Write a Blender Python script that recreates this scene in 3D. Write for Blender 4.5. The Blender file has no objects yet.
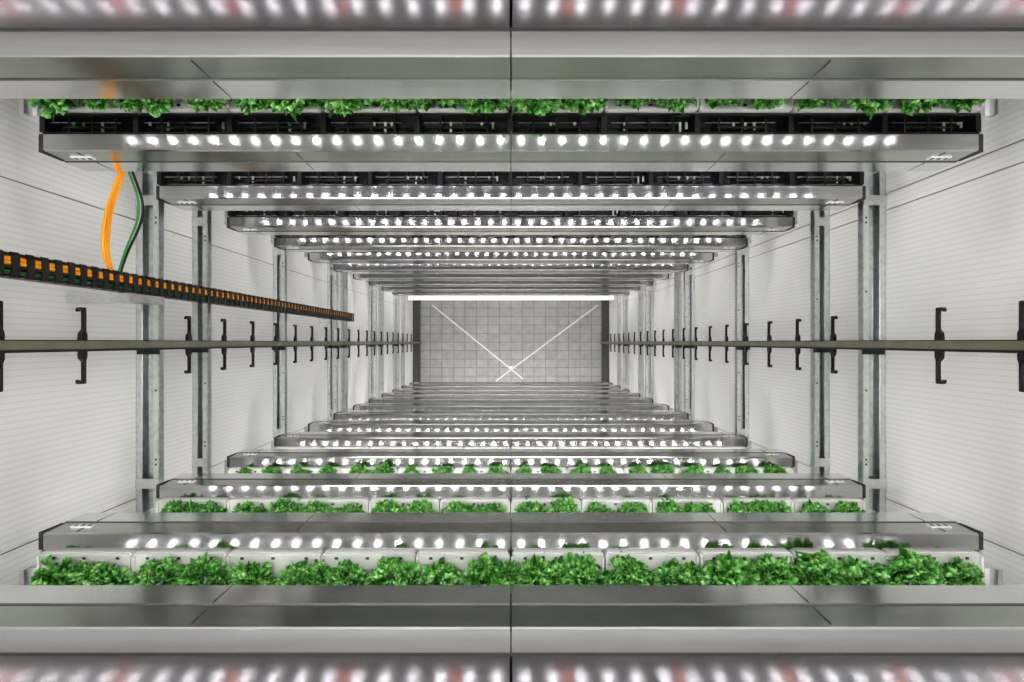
import bpy, bmesh, math, random
import numpy as np
from mathutils import Vector
random.seed(4); np.random.seed(4)
H=12.0
D0=2.174; STEP=0.72
F=512.0
WX=2.28; WY=2.6; CEIL=13.7
scn=bpy.context.scene
try:
    scn.view_settings.view_transform='Standard'
    scn.view_settings.look='None'
except Exception: pass
for lk in ('Medium High Contrast',):
    try: scn.view_settings.look=lk
    except Exception as e: pass

# ---------------- materials
def new_mat(name):
    m=bpy.data.materials.new(name); m.use_nodes=True
    nt=m.node_tree; b=nt.nodes['Principled BSDF']
    return m,nt,b
def simple(name,col,rough=.5,metal=0.,noise=0.08,scale=8.,bump=0.0,stretch=(1,1,1)):
    m,nt,b=new_mat(name)
    tc=nt.nodes.new('ShaderNodeTexCoord'); mp=nt.nodes.new('ShaderNodeMapping')
    mp.inputs['Scale'].default_value=stretch
    n=nt.nodes.new('ShaderNodeTexNoise'); n.inputs['Scale'].default_value=scale; n.inputs['Detail'].default_value=5
    nt.links.new(tc.outputs['Object'],mp.inputs[0]); nt.links.new(mp.outputs[0],n.inputs['Vector'])
    r=nt.nodes.new('ShaderNodeValToRGB')
    r.color_ramp.elements[0].position=.3; r.color_ramp.elements[1].position=.7
    r.color_ramp.elements[0].color=tuple(max(0,c*(1-noise)) for c in col)+(1,)
    r.color_ramp.elements[1].color=tuple(min(1,c*(1+noise)) for c in col)+(1,)
    nt.links.new(n.outputs['Fac'],r.inputs[0]); nt.links.new(r.outputs[0],b.inputs['Base Color'])
    b.inputs['Roughness'].default_value=rough; b.inputs['Metallic'].default_value=metal
    if bump:
        bp=nt.nodes.new('ShaderNodeBump'); bp.inputs['Strength'].default_value=bump; bp.inputs['Distance'].default_value=.01
        nt.links.new(n.outputs['Fac'],bp.inputs['Height']); nt.links.new(bp.outputs[0],b.inputs['Normal'])
    return m
def emis(name,col,s):
    m,nt,b=new_mat(name)
    b.inputs['Base Color'].default_value=(.9,.9,.9,1)
    b.inputs['Emission Color'].default_value=tuple(col)+(1,)
    b.inputs['Emission Strength'].default_value=s
    return m
M_chrome=simple('polished_aluminium',(.64,.63,.64),.13,1.,.06,6,stretch=(.4,6,6))
M_matte=simple('matte_aluminium',(.50,.50,.495),.42,.9,.06,6,stretch=(.3,6,6))
M_cover=simple('brushed_cover',(.72,.71,.72),.17,1.,.06,6,stretch=(.4,6,6))
M_galv=simple('galvanised_steel',(.66,.67,.66),.32,1.,.10,22,bump=.03)
M_under=simple('shelf_underside',(.48,.48,.48),.5,.3,.10,22)
M_tie=simple('galvanised_tie',(.54,.56,.565),.28,1.,.16,30,bump=.03)
M_tieedge=simple('galvanised_tie_edge',(.64,.65,.65),.33,.9,.10,30)
M_face=simple('satin_aluminium',(.74,.75,.74),.16,1.,.05,5,stretch=(.3,8,8))
M_olive=simple('olive_metal',(.42,.44,.39),.20,1.,.06,5,stretch=(.3,8,8))  # darker olive tone for the upper beam face
M_dark=simple('dark_end_and_slots',(.03,.03,.03),.6)
M_seam=simple('cover_seam',(.10,.10,.09),.5,.5)
M_black=simple('black_plastic',(.010,.010,.010),.35,0,.2,20)
M_water=simple('black_trough_liner',(.012,.012,.014),.10,0,.2,14,bump=.6)
M_white=simple('white_tray_plastic',(.78,.78,.75),.45,0,.03,12)
M_label=simple('white_label',(.80,.80,.80),.5)
M_orange=simple('orange_cable',(1.0,.36,.01),.45)
M_green=simple('green_cable',(.04,.25,.04),.45)
M_rail=simple('rail_steel',(.24,.23,.17),.4,.5,.1,10)
M_led=emis('led_emitter',(1.,.97,1.0),46.)
M_red=emis('red_led_emitter',(1.,.16,.12),10.)
M_tube=emis('tube_lamp_glow',(1,1,1),.62)
M_panel=emis('fill_panel_glow',(1,1,.98),16.5)
M_ceil=simple('ceiling_paint',(.7,.7,.7),.8)
M_base=simple('base_channel_dark',(.05,.05,.045),.6)
M_strap=simple('white_strap',(.60,.60,.58),.4)

def wall_mat():
    m,nt,b=new_mat('ribbed_insulated_panel')
    tc=nt.nodes.new('ShaderNodeTexCoord')
    sx=nt.nodes.new('ShaderNodeSeparateXYZ'); nt.links.new(tc.outputs['Object'],sx.inputs[0])
    mul=nt.nodes.new('ShaderNodeMath'); mul.operation='MULTIPLY'; mul.inputs[1].default_value=2*math.pi/0.03
    nt.links.new(sx.outputs['Y'],mul.inputs[0])
    si=nt.nodes.new('ShaderNodeMath'); si.operation='SINE'; nt.links.new(mul.outputs[0],si.inputs[0])
    r=nt.nodes.new('ShaderNodeValToRGB')
    r.color_ramp.elements[0].position=0.0; r.color_ramp.elements[0].color=(.66,.665,.635,1)
    r.color_ramp.elements[1].position=.3; r.color_ramp.elements[1].color=(.74,.735,.71,1)
    ad=nt.nodes.new('ShaderNodeMath'); ad.operation='MULTIPLY_ADD'; ad.inputs[1].default_value=.5; ad.inputs[2].default_value=.5
    nt.links.new(si.outputs[0],ad.inputs[0]); nt.links.new(ad.outputs[0],r.inputs[0])
    nz=nt.nodes.new('ShaderNodeTexNoise'); nz.inputs['Scale'].default_value=1.2; nz.inputs['Detail'].default_value=4
    nt.links.new(tc.outputs['Object'],nz.inputs['Vector'])
    mx=nt.nodes.new('ShaderNodeMix'); mx.data_type='RGBA'; mx.blend_type='MULTIPLY'; mx.inputs[0].default_value=.08
    nt.links.new(r.outputs[0],mx.inputs[6]); nt.links.new(nz.outputs['Fac'],mx.inputs[7])
    nt.links.new(mx.outputs[2],b.inputs['Base Color'])
    b.inputs['Roughness'].default_value=.5
    return m
M_wall=wall_mat()
def floor_mat():
    m,nt,b=new_mat('tiled_floor')
    tc=nt.nodes.new('ShaderNodeTexCoord')
    br=nt.nodes.new('ShaderNodeTexBrick'); br.offset=0.0
    br.inputs['Scale'].default_value=1.0; br.inputs['Brick Width'].default_value=.27; br.inputs['Row Height'].default_value=.2
    br.inputs['Mortar Size'].default_value=.009
    br.inputs['Color1'].default_value=(.33,.33,.30,1); br.inputs['Color2'].default_value=(.38,.38,.35,1)
    br.inputs['Mortar'].default_value=(.22,.22,.20,1)
    nt.links.new(tc.outputs['Object'],br.inputs['Vector'])
    nz=nt.nodes.new('ShaderNodeTexNoise'); nz.inputs['Scale'].default_value=7; nz.inputs['Detail'].default_value=8
    nt.links.new(tc.outputs['Object'],nz.inputs['Vector'])
    mx=nt.nodes.new('ShaderNodeMix'); mx.data_type='RGBA'; mx.blend_type='MULTIPLY'; mx.inputs[0].default_value=.45
    nt.links.new(br.outputs[0],mx.inputs[6]); nt.links.new(nz.outputs['Fac'],mx.inputs[7])
    nt.links.new(mx.outputs[2],b.inputs['Base Color']); b.inputs['Roughness'].default_value=.6
    return m
M_floor=floor_mat()
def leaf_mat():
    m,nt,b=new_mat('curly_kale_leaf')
    at=nt.nodes.new('ShaderNodeAttribute'); at.attribute_name='tip_light'
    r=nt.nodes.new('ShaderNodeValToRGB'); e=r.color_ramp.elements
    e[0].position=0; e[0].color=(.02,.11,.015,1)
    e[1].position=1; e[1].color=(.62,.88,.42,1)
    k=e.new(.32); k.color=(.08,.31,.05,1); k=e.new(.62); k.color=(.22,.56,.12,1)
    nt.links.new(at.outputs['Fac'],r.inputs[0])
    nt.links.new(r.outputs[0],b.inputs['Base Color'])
    b.inputs['Roughness'].default_value=.38
    tr=nt.nodes.new('ShaderNodeBsdfTranslucent'); nt.links.new(r.outputs[0],tr.inputs['Color'])
    ms=nt.nodes.new('ShaderNodeMixShader'); ms.inputs[0].default_value=.2
    out=nt.nodes['Material Output']
    nt.links.new(b.outputs[0],ms.inputs[1]); nt.links.new(tr.outputs[0],ms.inputs[2]); nt.links.new(ms.outputs[0],out.inputs['Surface'])
    return m
M_leaf=leaf_mat()

# ---------------- mesh helpers
class MB:
    def __init__(s): s.v=[]; s.f=[]; s.m=[]; s.mats=[]
    def mi(s,mat):
        if mat not in s.mats: s.mats.append(mat)
        return s.mats.index(mat)
    def box(s,x0,x1,y0,y1,z0,z1,mat):
        if x0>x1:x0,x1=x1,x0
        if y0>y1:y0,y1=y1,y0
        if z0>z1:z0,z1=z1,z0
        b=len(s.v); k=s.mi(mat)
        s.v+=[(x0,y0,z0),(x1,y0,z0),(x1,y1,z0),(x0,y1,z0),(x0,y0,z1),(x1,y0,z1),(x1,y1,z1),(x0,y1,z1)]
        for q in [(0,3,2,1),(4,5,6,7),(0,1,5,4),(1,2,6,5),(2,3,7,6),(3,0,4,7)]:
            s.f.append(tuple(b+i for i in q)); s.m.append(k)
    def prism(s,pts,fn,a0,a1,mats):
        n=len(pts); b=len(s.v)
        s.v+=[fn(p,a0) for p in pts]+[fn(p,a1) for p in pts]
        for i in range(n):
            j=(i+1)%n; mt=mats[i] if isinstance(mats,list) else mats
            s.f.append((b+i,b+j,b+n+j,b+n+i)); s.m.append(s.mi(mt))
        mt=mats[0] if isinstance(mats,list) else mats
        s.f.append(tuple(b+i for i in range(n))[::-1]); s.m.append(s.mi(mt))
        s.f.append(tuple(b+n+i for i in range(n))); s.m.append(s.mi(mt))
    def mesh(s,name,fix=True):
        me=bpy.data.meshes.new(name); me.from_pydata(s.v,[],s.f)
        for mt in s.mats: me.materials.append(mt)
        me.polygons.foreach_set('material_index',s.m)
        if fix:
            bm=bmesh.new(); bm.from_mesh(me); bmesh.ops.recalc_face_normals(bm,faces=bm.faces); bm.to_mesh(me); bm.free()
        me.update(); return me
    def obj(s,name,parent=None,loc=(0,0,0),bevel=0):
        return mkobj(name,s.mesh(name),parent,loc,bevel)
def mkobj(name,me,parent=None,loc=(0,0,0),bevel=0,scale=None):
    o=bpy.data.objects.new(name,me); scn.collection.objects.link(o); o.location=loc
    if scale: o.scale=scale
    if parent: o.parent=parent
    return o
def empty(name,loc=(0,0,0)):
    o=bpy.data.objects.new(name,None); scn.collection.objects.link(o); o.location=loc; o.empty_display_size=.2; return o

# ---------------- room
def room(name,*a,mat):
    m=MB(); m.box(*a,mat); return m.obj(name)
room('floor',-WX-.1,WX+.1,-WY-.1,WY+.1,-.1,0,mat=M_floor)
room('ceiling',-WX-.1,WX+.1,-WY-.1,WY+.1,CEIL,CEIL+.1,mat=M_ceil)
room('wall_left',-WX-.1,-WX,-WY-.1,WY+.1,0,CEIL,mat=M_wall)
room('wall_right',WX,WX+.1,-WY-.1,WY+.1,0,CEIL,mat=M_wall)
room('wall_back',-WX,WX,WY,WY+.1,0,CEIL,mat=M_wall)
room('wall_front',-WX,WX,-WY-.1,-WY,0,CEIL,mat=M_wall)
for sx,nm in ((-1,'baseboard_left'),(1,'baseboard_right')):
    m=MB(); m.box(sx*2.12,sx*WX,-WY,WY,0,.12,M_base); m.obj(nm)
k=0
for sx,ys in ((-1,(-.95,.74)),(1,(-.95,.80,.90))):
    for y in ys:
        k+=1
        m=MB(); m.box(sx*(WX-.003),sx*(WX),y-.002,y+.002,.12,CEIL,M_rail); m.obj('trim_%d'%k)

# ---------------- shelf meshes (local coords: outward = +Y, z=0 at flange top)
HL=2.0; FL=.882
def beam_mesh(top):
    m=MB()
    pts=[(FL,0),(.816,0),(.811,-.004),(.808,-.112),(.812,-.115),(.812,-.121),(.805,-.124),(.803,-.236),(.812,-.245),(FL,-.245)]
    mats=[top,top,M_olive,M_seam,M_seam,M_seam,M_face,M_face,M_under,M_under]
    for a,b in ((-HL,-.002),(.002,HL)):
        m.prism(pts,lambda p,x:(x,p[0],p[1]),a,b,mats)
    m.box(-.008,.008,.826,.87,-.23,-.008,M_seam)
    for x in (-.92,.92,-1.86,1.86):
        m.box(x-.0015,x+.0015,.8030,.806,-.235,-.128,M_seam)
        m.box(x-.0015,x+.0015,.8080,.812,-.110,-.02,M_seam)
    for sx in (-1,1):
        m.box(sx*(HL-.012),sx*(HL+.004),.8065,FL,-.11,.002,M_dark)  # black end piece, also paints the flange's darkening past the last LED reflections
        m.box(sx*HL,sx*(HL+.004),.81,FL,-.24,-.10,M_galv)
        m.box(sx*1.83,sx*1.92,.803,.809,-.085,-.055,M_label)
        for i in range(3):
            m.box(sx*(1.84+i*.03),sx*(1.85+i*.03),.8015,.804,-.078,-.062,M_dark)
        m.box(sx*(HL+.008),sx*(HL+.09),.86,1.0,-.16,-.12,M_galv)
        m.box(sx*(HL+.03),sx*(HL+.09),.97,1.1,-.10,-.02,M_label)
        m.box(sx*(HL+.05),sx*(HL+.07),.96,1.1,-.02,.02,M_galv)
    return m.mesh('beam')
def deck_mesh():
    m=MB()
    m.box(-HL,HL,FL,2.3,-.18,-.165,M_under)
    m.box(-HL,HL,2.22,2.3,-.24,.02,M_galv)
    for x in (-1.99,-1.0,0,1.0,1.99):
        m.box(x-.02,x+.02,FL,2.3,-.23,-.18,M_under)
    for sx in (-1,1): m.box(sx*HL,sx*(HL-.01),FL,2.3,-.17,.0,M_galv)
    return m.mesh('deck')
def led_mesh(rows,r=.0065,name='led_strip',red=False):
    m=MB()
    for y in rows:
        m.box(-1.97,1.97,y-.012,y+.012,-.25,-.235,M_under)
    n=38
    kk=m.mi(M_led); kr=m.mi(M_red)
    for j,y in enumerate(rows):
        for i in range(n):
            x=-1.955+3.91*i/(n-1); b=len(m.v)
            m.v+=[(x+r*math.cos(t*math.pi/4),y+r*math.sin(t*math.pi/4),-.2515) for t in range(8)]
            m.f.append(tuple(b+7-q for q in range(8))); m.m.append(kk)
            if red and i%4==0 and j==2:
                xx=x+.053; b=len(m.v)
                m.v+=[(xx+.006*math.cos(t*math.pi/4),y+.006*math.sin(t*math.pi/4),-.2515) for t in range(8)]
                m.f.append(tuple(b+7-q for q in range(8))); m.m.append(kr)
    return m.mesh(name,fix=False)
def tray_mesh(y0,zt=.03):
    m=MB()
    for i in range(10):
        x0=-1.985+i*.397; x1=x0+.391
        c=.010
        pts=[(x0,y0+c),(x0+c,y0),(x1-c,y0),(x1,y0+c),(x1,y0+.62),(x0,y0+.62)]
        m.prism(pts,lambda p,z:(p[0],p[1],z),-.165,zt-.010,M_white)
        m.box(x0+.012,x1-.012,y0+.002,y0+.010,zt-.010,zt+.002,M_white); m.box(x0,x1,y0+.606,y0+.62,zt-.010,zt+.004,M_white)
        m.box(x0,x0+.010,y0+.014,y0+.606,zt-.010,zt+.002,M_white); m.box(x1-.010,x1,y0+.014,y0+.606,zt-.010,zt+.002,M_white)
        for cx in (x0+.10,x0+.285):
            for cy in (y0+.10,y0+.30,y0+.50):
                n=10; b=len(m.v); kk=m.mi(M_white)
                for r,z in ((.045,zt-.010),(.038,zt+.012),(.028,zt+.012),(.028,zt-.008)):
                    m.v+=[(cx+r*math.cos(2*math.pi*t/n),cy+r*math.sin(2*math.pi*t/n),z) for t in range(n)]
                for a in range(3):
                    for t in range(n):
                        m.f.append((b+a*n+t,b+a*n+(t+1)%n,b+(a+1)*n+(t+1)%n,b+(a+1)*n+t)); m.m.append(kk)
        for cx in (x0+.06,x0+.19,x0+.33):
            m.box(cx-.007,cx+.007,y0+.02,y0+.03,zt-.011,zt-.008,M_seam)
    m.box(-.004,.004,FL,1.5,-.16,.03,M_black)
    return m.mesh('white_tray')
def trough_mesh(y0,y1):
    m=MB()
    m.box(-HL+.01,HL-.01,y0,y0+.006,-.165,.0,M_black)
    m.box(-HL+.01,HL-.01,y1-.01,y1,-.165,.006,M_black)
    m.box(-HL+.01,HL-.01,y0+.006,y1-.01,-.165,-.06,M_water)
    rng=random.Random(3)
    for i in range(41):
        xx=-HL+.012+i*(2*HL-.03)/40
        big=(i%4==0)
        w=.022 if big else .008
        m.box(xx-w/2,xx+w/2,y0+.006,y1-.01,-.06,.004 if big else -.015,M_black)
    for i in range(10):
        xx=-1.8+i*.4
        m.box(xx-.12,xx+.10,y0+.030,y0+.040,-.06,-.02,M_black)
        m.box(xx-.15,xx+.15,y0+.010,y0+.0125,-.02,-.016,M_galv)
        m.box(xx-.17,xx+.13,y0+.052,y0+.0545,-.02,-.016,M_galv)
        for j in range(3):
            q=xx+rng.uniform(-.16,.16); m.box(q,q+.010,y0+rng.uniform(.015,.05),y0+.06,-.03,-.025,M_galv)
    return m.mesh('black_trough')
ME_beam=beam_mesh(M_chrome); ME_beamM=beam_mesh(M_matte); ME_deck=deck_mesh()
ME_led=led_mesh((.955,1.04)); ME_ledB=led_mesh((.955,1.04,1.27),.0055,'led_strip_wide',True)
ME_tray=tray_mesh(FL+.003); ME_tray2=tray_mesh(FL+.09,.03); ME_trough=trough_mesh(FL+.003,FL+.087); ME_troughW=trough_mesh(FL+.003,1.6)
m=MB(); m.box(-HL+.01,-.004,FL+.01,2.2,-.165,-.006,M_cover); m.box(.004,HL-.01,FL+.01,2.2,-.165,-.006,M_cover)
m.box(-HL,HL,FL,FL+.008,-.165,.003,M_seam); ME_cover=m.mesh('metal_cover')

# ---------------- curly kale heads
U,V=4,7
uu=np.linspace(0,1,U)[:,None]*np.ones((1,V)); vv=np.ones((U,1))*np.linspace(-1,1,V)[None,:]
def leaf(o,az,elev,L,Wd,rng,bright):
    ph=rng.uniform(0,6.28); k=rng.uniform(5,8)
    w=Wd*(0.2+1.0*np.sin(uu*math.pi*.66))
    ruf=.46*Wd*uu*np.sin(k*vv+ph)
    x=L*uu*(1-.25*np.abs(vv)**2)+.18*L*uu*np.sin(k*1.4*vv+ph*1.7)
    y=w*vv+.12*Wd*uu*np.cos(8*vv+ph)
    z=ruf-.22*L*uu**2+.2*L*np.abs(vv)*uu
    ce,se=math.cos(elev),math.sin(elev)
    X=x*ce-z*se; Z=x*se+z*ce
    ca,sa=math.cos(az),math.sin(az)
    P=np.stack([X*ca-y*sa+o[0],X*sa+y*ca+o[1],Z+o[2]],-1).reshape(-1,3)
    t=np.clip(uu*.52+.36*np.sin(k*vv+ph)*uu+bright,0,1).reshape(-1)  # paler tips plus painted light on ruffle crests, dark in the folds
    return P,t
def head(cx,cy,cz,R,n,rng):
    vs=[];ts=[]
    for i in range(9):
        az=i*2.399+rng.uniform(-.3,.3)
        p,t=leaf((cx,cy,cz),az,math.radians(rng.uniform(5,30)),R*rng.uniform(.85,1.1),R*.38,rng,-.1); vs.append(p);ts.append(t)
    for i in range(n):
        f=math.sqrt((i+.5)/n); az=i*2.399+rng.uniform(-.4,.4)
        rr=R*f*.82; h=R*.66*math.sqrt(max(0,1-f*f*.85))
        o=(cx+rr*math.cos(az)+rng.uniform(-.14,.14)*R,cy+rr*math.sin(az)+rng.uniform(-.14,.14)*R,cz+h*rng.uniform(.5,1.1))
        s=R*rng.uniform(.22,.38)
        p,t=leaf(o,az+rng.uniform(-1.2,1.2),math.radians(80-65*f+rng.uniform(-30,30)),s,s*.6,rng,rng.uniform(-.05,.36)); vs.append(p);ts.append(t)
    return vs,ts
def kale_mesh(name,rows,seed,Rm=.088,n=60,jit=.012,side=.6):
    rng=random.Random(seed)
    Vv=[];T=[]
    for ry in rows:
        for i in range(20):
            x=(-1.885+ (i//2)*.397+(i%2)*.19)*.985+rng.uniform(-jit,jit)
            R=Rm*rng.uniform(.85,1.15)
            a,b=head(x,ry+rng.uniform(-.012,.012),.03,R,n,rng); Vv+=a;T+=b
            if rng.random()<side:
                dr=rng.choice((-1,1))
                if i==0: dr=1
                if i==19: dr=-1
                a,b=head(x+dr*R*.85,ry+rng.uniform(-.03,.03),.03,R*.62,n//2,rng); Vv+=a;T+=b
    verts=np.concatenate(Vv); N=len(Vv); per=U*V
    base=[]
    for a in range(U-1):
        for c in range(V-1):
            p=a*V+c; base.append((p,p+1,p+V+1,p+V))
    base=np.array(base); faces=(base[None]+ (np.arange(N)*per)[:,None,None]).reshape(-1,4)
    me=bpy.data.meshes.new(name); me.from_pydata(verts.tolist(),[],faces.tolist())
    at=me.attributes.new('tip_light','FLOAT','POINT'); at.data.foreach_set('value',np.concatenate(T).astype(np.float32))
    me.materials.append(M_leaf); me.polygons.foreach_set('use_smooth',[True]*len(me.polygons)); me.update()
    return me
ME_let=[kale_mesh('kale_row',(1.0,1.20),11,.106,120,side=1),kale_mesh('kale_row_b',(.965,1.15),23,.082,70,side=.8),kale_mesh('kale_row_c',(.925,1.12),37,.062,45,side=.8),kale_mesh('kale_row_d',(1.02,1.2),41,.07,30,side=.2)]
ME_letT=kale_mesh('kale_row_top',(1.05,1.25),51,.10,90,jit=.03,side=1)

# ---------------- racks
def area(name,loc,sx,sy,e,parent,rot=(0,0,0)):
    L=bpy.data.lights.new(name,'AREA'); L.shape='RECTANGLE'; L.size=sx; L.size_y=sy; L.energy=e; L.color=(1,.985,1)
    o=bpy.data.objects.new(name,L); scn.collection.objects.link(o); o.location=loc; o.parent=parent; o.rotation_euler=rot
    return o
def rack(sy,N):
    r=empty('growing_rack',(0,0,0)); sc=(1,sy,1)
    for n in range(-2,N):
        z=H-(D0+STEP*n)
        mkobj('beam',ME_beamM if n==-1 else ME_beam,r,(0,0,z),scale=sc); mkobj('deck',ME_deck,r,(0,0,z),scale=sc)
        mkobj('led_strip',ME_ledB if n==-2 else ME_led,r,(0,0,z),scale=sc)
        if n>=-1: area('grow_lamp',(0,sy*1.62,z-.25),3.9,.5,32+2*max(n,0),r,(math.radians(-12*sy),0,0))
        if n<=-1: mkobj('metal_cover',ME_cover,r,(0,0,z),scale=sc)
        elif sy<0:
            mkobj('white_tray',ME_tray,r,(0,0,z),scale=sc)
        else:
            if n==0:
                mkobj('black_trough',ME_trough,r,(0,0,z),scale=sc); mkobj('white_tray',ME_tray2,r,(0,0,z),scale=sc)
            else: mkobj('black_trough',ME_troughW,r,(0,0,z),scale=sc)
    m=MB()
    for sx in (-1,1):
        for y in (1.38,2.15):
            m.box(sx*2.02,sx*2.10,sy*(y-.04),sy*(y+.04),0,H+.2,M_galv)
            m.box(sx*1.98,sx*2.14,sy*(y-.08),sy*(y+.08),0,.015,M_galv)
            for n in range(-2,N):
                z=H-(D0+STEP*n)-.2
                m.box(sx*1.98,sx*2.02,sy*(y-.03),sy*(y+.03),z-.03,z+.03,M_galv)
    m.obj('uprights',r)
    return r
RB=rack(-1,12); RT=rack(1,10)
for n in range(0,8):
    z=H-(D0+STEP*n)
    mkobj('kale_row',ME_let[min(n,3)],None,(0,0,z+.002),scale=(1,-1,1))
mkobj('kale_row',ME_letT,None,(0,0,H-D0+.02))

# ---------------- cross ties
def tie(sx,d,w=.13):
    z=H-d; m=MB()
    xo=sx*(WX-.002); xi=sx*(WX-.002-w)
    Y=1.42
    m.box(xi,xo,-Y,Y,z-.045,z-.035,M_tie)
    m.box(xi,xi+sx*.008,-Y,Y,z-.035,z,M_tie); m.box(xo,xo-sx*.008,-Y,Y,z-.035,z,M_tie)
    m.box(xi+sx*.008,xi+sx*.036,-Y,Y,z-.006,z,M_tieedge); m.box(xo-sx*.008,xo-sx*.036,-Y,Y,z-.006,z,M_tieedge)
    for yy in (-.75,-.72,.72,.75,-.3,.3):
        m.box(xi+sx*.014,xi+sx*.024,yy,yy+.012,z-.001,z+.0008,M_dark)
    m.box(xi-sx*.004,xi+sx*.12,-.075,-.044,z-.004,z+.02,M_black)
    for yy in (-.86,.86): m.box(xi,xo,yy-.03,yy+.03,z,z+.006,M_galv)
    m.obj('cross_tie')
for sx in (-1,1):
    for d,w in ((3.11,.14),(3.66,.11),(4.9,.115),(6.35,.12),(6.85,.08),(8.2,.12),(8.8,.08),(9.9,.11),(10.6,.07)):
        tie(sx,d,w)

# ---------------- mast rails with hooks
for sx in (-1,1):
    r=empty('guide_rail')
    m=MB()
    m.box(sx*2.09,sx*2.13,-.034,.006,0,CEIL-.2,M_rail)
    m.box(sx*2.084,sx*2.13,-.046,-.034,0,CEIL-.2,M_black)
    m.box(sx*2.082,sx*2.09,.006,.010,0,CEIL-.2,M_black)
    m.obj('rail_profile',r)
    m=MB()
    for i in range(-2,24):
        if i==2: continue
        d=2.14+.42*i
        if d>11.3: break
        z=H-d
        for s in (-1,1):
            y0=-.018
            P=[(.02,-.010),(.055,-.010),(.072,-.003),(.185,-.003),(.19,.0),(.19,.030),(.182,.040),(.168,.038),(.178,.030),(.176,.010),(.165,.006),(.082,.006),(.062,.026),(.02,.030)]
            m.prism(P,lambda p,x:(x,y0+s*p[0],z+p[1]),sx*2.125,sx*2.145,M_black)
        m.box(sx*2.10,sx*2.278,-.04,.0,z-.012,z+.006,M_black)
    m.obj('hooks',r)

# ---------------- energy cable chain
ch=empty('cable_chain')
m=MB()
X0,X1,Y0,Y1=-1.945,-1.87,.245,.335
d=.9
while d<6.05:
    z=H-d; zb=z-.060
    m.box(X0,X1,Y0,Y0+.011,zb+.002,z-.002,M_black); m.box(X0,X1,Y1-.009,Y1,zb+.002,z-.002,M_black)
    m.box(X1-.006,X1,Y0,Y1,zb+.001,zb+.032,M_black); m.box(X0,X0+.008,Y0,Y1,zb+.001,zb+.030,M_black)
    m.box(X1-.012,X1-.002,.278,.288,zb,z,M_black)
    m.box(X1-.004,X1+.004,Y0-.003,Y0+.012,zb+.01,zb+.04,M_black); m.box(X1-.004,X1+.004,Y1-.012,Y1+.003,zb+.01,zb+.04,M_black)
    d+=.062
zlo=H-6.05; zhi=H-.9
m.obj('chain_links',ch)
def curve(name,pts,rad,mat,parent):
    cu=bpy.data.curves.new(name,'CURVE'); cu.dimensions='3D'; cu.bevel_depth=rad; cu.bevel_resolution=3; cu.resolution_u=10
    s=cu.splines.new('NURBS'); s.points.add(len(pts)-1); s.use_endpoint_u=True; s.order_u=4
    for p,q in zip(s.points,pts): p.co=(*q,1)
    cu.materials.append(mat); o=bpy.data.objects.new(name,cu); scn.collection.objects.link(o); o.parent=parent; return o
for k,(x,y,mt,rd) in enumerate(((-1.888,.266,M_green,.007),(-1.886,.315,M_orange,.011),(-1.882,.297,M_orange,.008),(-1.92,.275,M_black,.010))):
    curve('chain_cable_%d'%k,[(x,y,zhi),(x,y,(zhi+zlo)/2+1),(x,y,(zhi+zlo)/2),(x,y,zlo)],rd,mt,ch)
m=MB(); m.box(-2.278,-1.90,.20,.24,H-2.66,H-2.62,M_galv); m.box(-1.96,-1.86,.20,.24,H-2.75,H-2.5,M_galv)
m.box(-2.278,-1.90,.26,.32,H-6.10,H-6.05,M_galv)
m.obj('chain_bracket',ch)
def P(px,py,X=-1.9):
    d=-X*F/(511-px); return (X,(342-py)*d/F,H-d)
lp=empty('cable_loop')
for k,o in enumerate((0,5,10)):
    curve('orange_cable_%d'%k,[P(123+o*.4,160),P(121+o*.4,172),P(108+o*.5,200),P(102+o*.5,235),P(103+o*.5,262),P(114,275)],.007,M_orange,lp)
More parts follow.
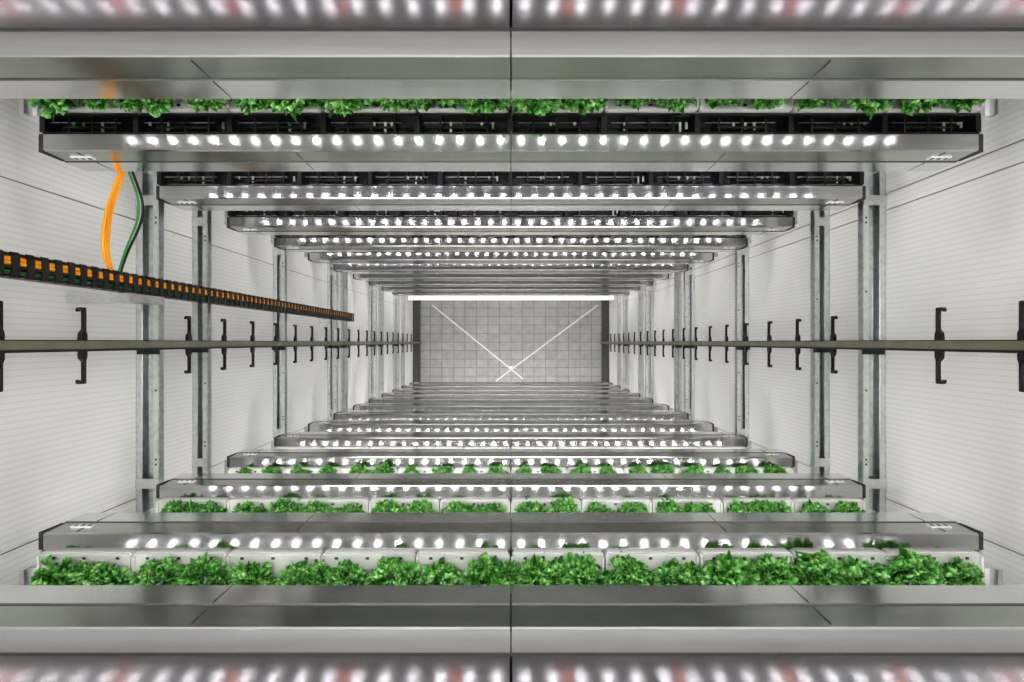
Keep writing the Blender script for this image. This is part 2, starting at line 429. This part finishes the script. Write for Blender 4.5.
curve('green_cable',[P(126,160),P(128,172),P(140,195),P(139,225),P(124,250),P(118,275)],.005,M_green,lp)
curve('black_cable',[P(130,160),P(131,172),P(145,197),P(142,228),P(126,252),P(120,275)],.006,M_black,lp)

# ---------------- bottom of shaft
br=empty('floor_cross_brace')
def strap(a,b,z,w=.028):
    m=MB(); A=Vector(a);B=Vector(b); t=(B-A).normalized(); n=Vector((-t.y,t.x))*w/2
    pts=[A+n,B+n,B-n,A-n]
    m.prism([(p.x,p.y) for p in pts],lambda p,q:(p[0],p[1],q),z,z+.01,M_strap); m.obj('strap',br)
q=11.95/F
strap(((432-511)*q,(342-305)*q),((523-511)*q,(342-379)*q),.002)
strap(((598-511)*q,(342-305)*q),((496-511)*q,(342-381)*q),.0125)
m=MB(); m.box(-.04,.04,-.62,-.56,.0225,.03,M_strap); m.obj('centre_plate',br)
zl=H-9.3
m=MB(); m.box(-1.86,1.86,.765,.84,zl-.05,zl,M_tube)
m.box(-1.88,1.88,.84,1.0,zl-.06,zl+.01,M_galv); m.box(-1.88,-1.86,.75,.85,zl-.05,zl+.01,M_galv); m.box(1.86,1.88,.75,.85,zl-.05,zl+.01,M_galv)
m.box(-1.88,1.88,.93,1.0,zl+.01,H-(D0+STEP*9)-.18,M_galv)
m.obj('linear_lamp',RT)

for x in (-1.2,1.2):
    for y in (-.45,.45):
        m=MB(); m.box(x-.9,x+.9,y-.2,y+.2,CEIL-.06,CEIL-.01,M_panel); m.box(x-.93,x+.93,y-.23,y+.23,CEIL-.05,CEIL,M_galv); m.obj('unseen_fill_panel')  # unseen panels added above the camera to brighten walls and shaft

w=bpy.data.worlds.new('world'); scn.world=w; w.use_nodes=True
w.node_tree.nodes['Background'].inputs[0].default_value=(.9,.95,1,1); w.node_tree.nodes['Background'].inputs[1].default_value=.3

cam=bpy.data.cameras.new('camera'); cam.lens=18; cam.sensor_width=36; cam.clip_start=.05
cam.shift_x=.001; cam.shift_y=.001
co=bpy.data.objects.new('camera',cam); scn.collection.objects.link(co); co.location=(0,0,H); co.rotation_euler=(0,0,0)
scn.camera=co
